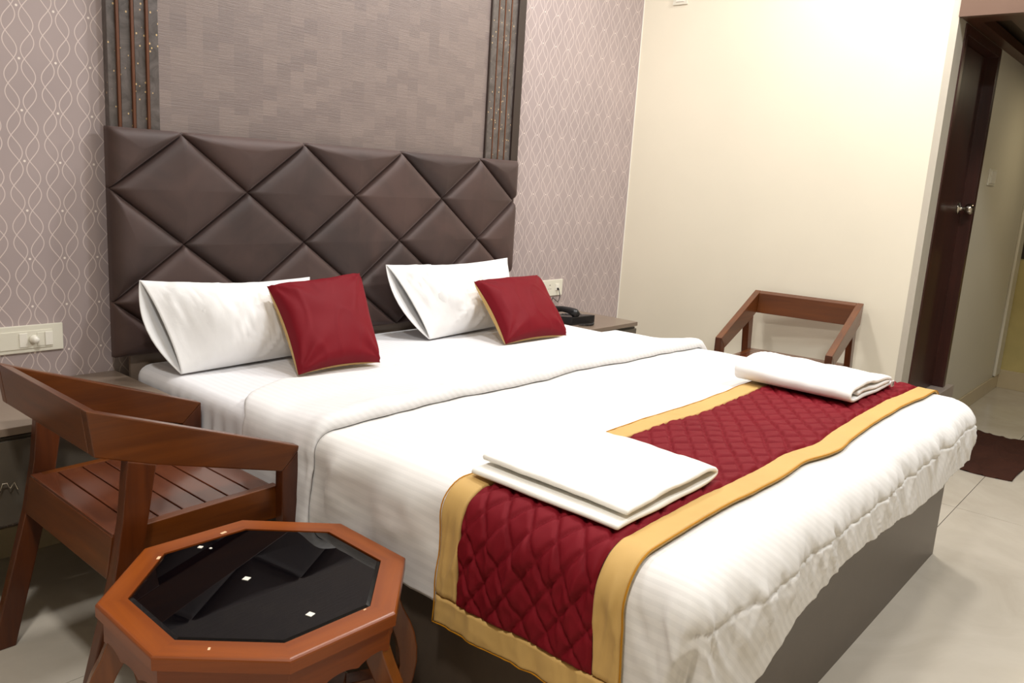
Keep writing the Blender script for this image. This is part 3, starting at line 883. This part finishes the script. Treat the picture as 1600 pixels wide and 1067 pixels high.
# ================================================================ ARMCHAIRS
def chair(label, loc, rz):
    w, d = .52, .507
    root = empty('armchair', loc, rz); tag(root, label, 'chair')
    hbk, hfr = .735, .553
    T = .03
    for s in (-1, 1):
        b0, b1 = (w / 2 - T, w / 2) if s > 0 else (-w / 2, -w / 2 + T)
        top = lambda a: hbk + (hfr - hbk) * a / d
        arm = [(.0, hbk), (d, hfr), (d, .505), (d - .056, .505), (.445, .503), (.137, .591), (.013, .633)]
        arm = [(0, hbk), (d, hfr), (d - .056, .50), (.14, .590), (.013, .634)]
        obj('armrest', prism(arm, 'y', b0, b1, .003), M['teak_x'], root)
        obj('front_leg', prism([(d, hfr - .0006), (d - .002, 0), (d - .046, 0), (d - .056, .44), (d - .056, .4995)], 'y', b0, b1, .0028), M['teak_z'], root)
        obj('rear_leg', prism([(.078, .613), (.139, .592), (.113, .44), (.09, .345), (.0, 0), (-.053, 0), (.041, .355), (.064, .48)], 'y', b0 + .001 * s, b1 - .001 * s, .003), M['teak_z'], root)
        r0, r1 = (w / 2 - T - .024, w / 2 - T) if s > 0 else (-w / 2 + T, -w / 2 + T + .024)
        obj('side_rail', prism([(.06, .446), (.46, .454), (.46, .370), (.06, .355)], 'y', r0, r1, .002), M['teak_x'], root)
    bi = w / 2 - T
    # leaned back rail between arms, mitred flush with the arm ends
    obj('back_rail', prism([(.0005, hbk - .0004), (.030, hbk - .0115), (.040, .626), (.0125, .635)], 'y', -bi, bi, .0025), M['teak_y'], root)
    obj('rear_apron', prism([(.052, .44), (.076, .44), (.062, .348), (.038, .348)], 'y', -bi, bi, .002), M['teak_y'], root)
    obj('front_apron', prism([(.436, .445), (.46, .446), (.46, .368), (.436, .368)], 'y', -bi, bi, .002), M['teak_y'], root)
    n = 7; a0, a1 = .054, .452
    for i in range(n):
        x0 = a0 + (a1 - a0) * i / n; x1 = a0 + (a1 - a0) * (i + 1) / n - .0035
        z0 = .448 + .006 * (x0 - a0) / (a1 - a0) - .002; z1 = .448 + .006 * (x1 - a0) / (a1 - a0) - .002
        obj('seat_slat', prism([(x0, z0), (x1, z1), (x1, z1 - .014), (x0, z0 - .014)], 'y', -bi + .024 if i else -bi, bi - .024 if i else bi, .0018), M['teak_seat'], root)
    return root
ch = chair('reddish brown wooden armchair standing behind the octagonal table at the left', (-.468, -.762, 0), 0.0)
ch2 = copy_tree(ch); ch2.location = (2.928, -1.149, .008); ch2.rotation_euler = (0, 0, 3.255)
ch2['label'] = 'reddish brown wooden armchair against the cream wall beyond the bed'
ch2.location.z = 0; ch2.scale = (1.02, 1.02, 1.02)
for o in (ch, ch2): o['group'] = 'slatted wooden armchairs'

# ================================================================ OCTAGONAL TABLE
tc = (-.293, -1.371); RO, RI = .2895, .2365
tbl = empty('octagonal_table', (tc[0], tc[1], 0), math.radians(-1.2)); tag(tbl, 'low octagonal wooden table with black glass top in front of the chair', 'table')
def og(R, k): a = math.radians(22.5 + 45 * k); return (R * math.cos(a), R * math.sin(a))
for k in range(8):
    a, b = og(RO, k), og(RO, k + 1); c, d = og(RI, k + 1), og(RI, k)
    # build with local x along the board so grain follows
    ang = math.atan2(b[1] - a[1], b[0] - a[0])
    rot = lambda p: (p[0] * math.cos(-ang) - p[1] * math.sin(-ang), p[0] * math.sin(-ang) + p[1] * math.cos(-ang))
    pts = [rot(p) for p in (a, b, c, d)]
    bm = prism(pts, 'z', .424, .45, .0)
    es = [e for e in bm.edges if abs((e.verts[0].co - e.verts[1].co).z) < 1e-6 and e.verts[0].co.z > .44 and abs(e.verts[0].co.y - pts[0][1]) < 1e-5 and abs(e.verts[1].co.y - pts[0][1]) < 1e-5]
    bmesh.ops.bevel(bm, geom=es, offset=.006, segments=3, affect='EDGES', profile=.5)
    o = obj('frame_board', bm, M['table_wood'], tbl); o.rotation_euler = (0, 0, ang)
    # scalloped apron
    A, B = og(RO - .012, k), og(RO - .012, k + 1); L = math.hypot(B[0] - A[0], B[1] - A[1])
    bot = []
    for i in range(41):
        t = i / 40; x = -L / 2 + L * t
        e = abs(2 * t - 1)
        z = .384 + .004 * math.cos(t * 2 * PI * 3) - .016 * (1 - e ** 2) + (.012 if e > .93 else 0)
        z = .372 + .010 * abs(math.sin(t * PI * 3)) ** .7 - .010 * math.cos((2 * t - 1) * PI / 2)
        if e > .88: z = .372
        bot.append((x, z))
    dist = math.hypot((A[0] + B[0]) / 2, (A[1] + B[1]) / 2)
    poly = [(-L / 2, .424)] + bot + [(L / 2, .424)]
    bm = bmesh.new()
    v0 = [bm.verts.new((p[0], -dist, p[1])) for p in poly]; v1 = [bm.verts.new((p[0] * .96, -dist + .014, p[1])) for p in poly]
    n = len(poly)
    for i in range(n): bm.faces.new((v0[i], v0[(i + 1) % n], v1[(i + 1) % n], v1[i]))
    for i in range(1, n - 2):   # strips to the top edge
        pass
    tops0 = [bm.verts.new((p[0], -dist, .424)) for p in bot]; tops1 = [bm.verts.new((p[0] * .96, -dist + .014, .424)) for p in bot]
    for i in range(len(bot) - 1):
        bm.faces.new((v0[i + 1], v0[i + 2], tops0[i + 1], tops0[i])); bm.faces.new((v1[i + 2], v1[i + 1], tops1[i], tops1[i + 1]))
    bmesh.ops.remove_doubles(bm, verts=bm.verts, dist=1e-5)
    o = obj('apron', bm, M['table_wood'], tbl); o.rotation_euler = (0, 0, ang)
# glass with bevelled rim
gl = bmesh.new(); rings = []
for (R, z) in ((RI - .001, .436), (RI - .001, .4475), (RI - .009, .4505), (0.001, .4505)):
    rings.append([gl.verts.new((R * math.cos(math.radians(22.5 + 45 * k)), R * math.sin(math.radians(22.5 + 45 * k)), z)) for k in range(8)])
for a, b in zip(rings[:-1], rings[1:]):
    for k in range(8): gl.faces.new((a[k], a[(k + 1) % 8], b[(k + 1) % 8], b[k]))
gl.faces.new(list(reversed(rings[0])))
gls = obj('glass_top', gl, M['glass'], tbl)
def pad(x, y, s, rz, nm='glass_pad', m='plastic_white2', z=.4505, h=.0012, sy=None):
    o = box(nm, M[m], (-s / 2, s / 2, -(sy or s) / 2, (sy or s) / 2, 0, h), tbl, .0003)
    o.location = (x, y, z); o.rotation_euler = (0, 0, rz); return o
pad(-.024, .017, .0125, .5); pad(-.008, -.172, .0125, .3); pad(-.025, .196, .009, .6); pad(-.012, .178, .005, .2)
for (x, y, rz, s) in ((-.108, .206, .8, .012), (.045, .230, .2, .014), (.075, -.222, .1, .006), (-.19, -.152, .9, .008)):
    pad(x, y, s, rz, 'wood_filler', 'bead', .4494, .0012, s * .5)
# cabriole legs
prof = [(.262, .425), (.266, .40), (.272, .375), (.286, .34), (.301, .31), (.312, .28), (.319, .245), (.320, .21), (.313, .17), (.300, .13), (.288, .09), (.283, .06), (.287, .03), (.296, .0)]
def cab(R):
    outer = [(r, z) for r, z in prof]
    inner = [(r - (.050 - .018 * min(1, max(0, (.42 - z) / .35))), z) for r, z in prof]
    return outer + list(reversed(inner))
for az in (157.5, 67.5, -22.5, -67.5, 112.5, 247.5):
    bm = prism(cab(0), 'y', -.015, .015, .003)
    o = obj('leg', bm, M['table_leg'], tbl); o.rotation_euler = (0, 0, math.radians(az)); o.location = (0, 0, 0)
for az in (22.5, 112.5):
    o = box('stretcher', M['table_leg'], (-.27, .27, -.02, .02, .15, .172), tbl, .003); o.rotation_euler = (0, 0, math.radians(az + 45)); o.location = (0, 0, 0 if az < 90 else .0225)
o = obj('shelf', prism([og(.17, k) for k in range(8)], 'z', .195, .207, .002), M['table_leg'], tbl)

# ================================================================ FLOOR MAT
U = seq(0, 1, 1 / 70); V = seq(0, 1, 1 / 50); P = np.zeros((len(U), len(V), 3))
for i, u in enumerate(U):
    for j, v in enumerate(V):
        x = 3.16 + .825 * u + .012 * math.sin(v * 7); y = -1.70 - .43 * v + .012 * math.sin(u * 6 + 1) + .02 * (1 - v) * math.sin(u * 9)
        wv = max(0, fn(u * 4, v * 4, 3)) * .012 + max(0, .5 - abs(fn(u * 5, v * 7, 8)) * 3) * .012
        P[i, j] = (x, y, .0035 + wv)
mat = obj('floor_mat', grid_mesh('floor_mat', P, flip=True), M['mat']); tag(mat, 'rumpled dark brown cloth mat on the floor tiles before the brown door', 'mat')
so = mat.modifiers.new('thickness', 'SOLIDIFY'); so.thickness = .003; so.offset = -1
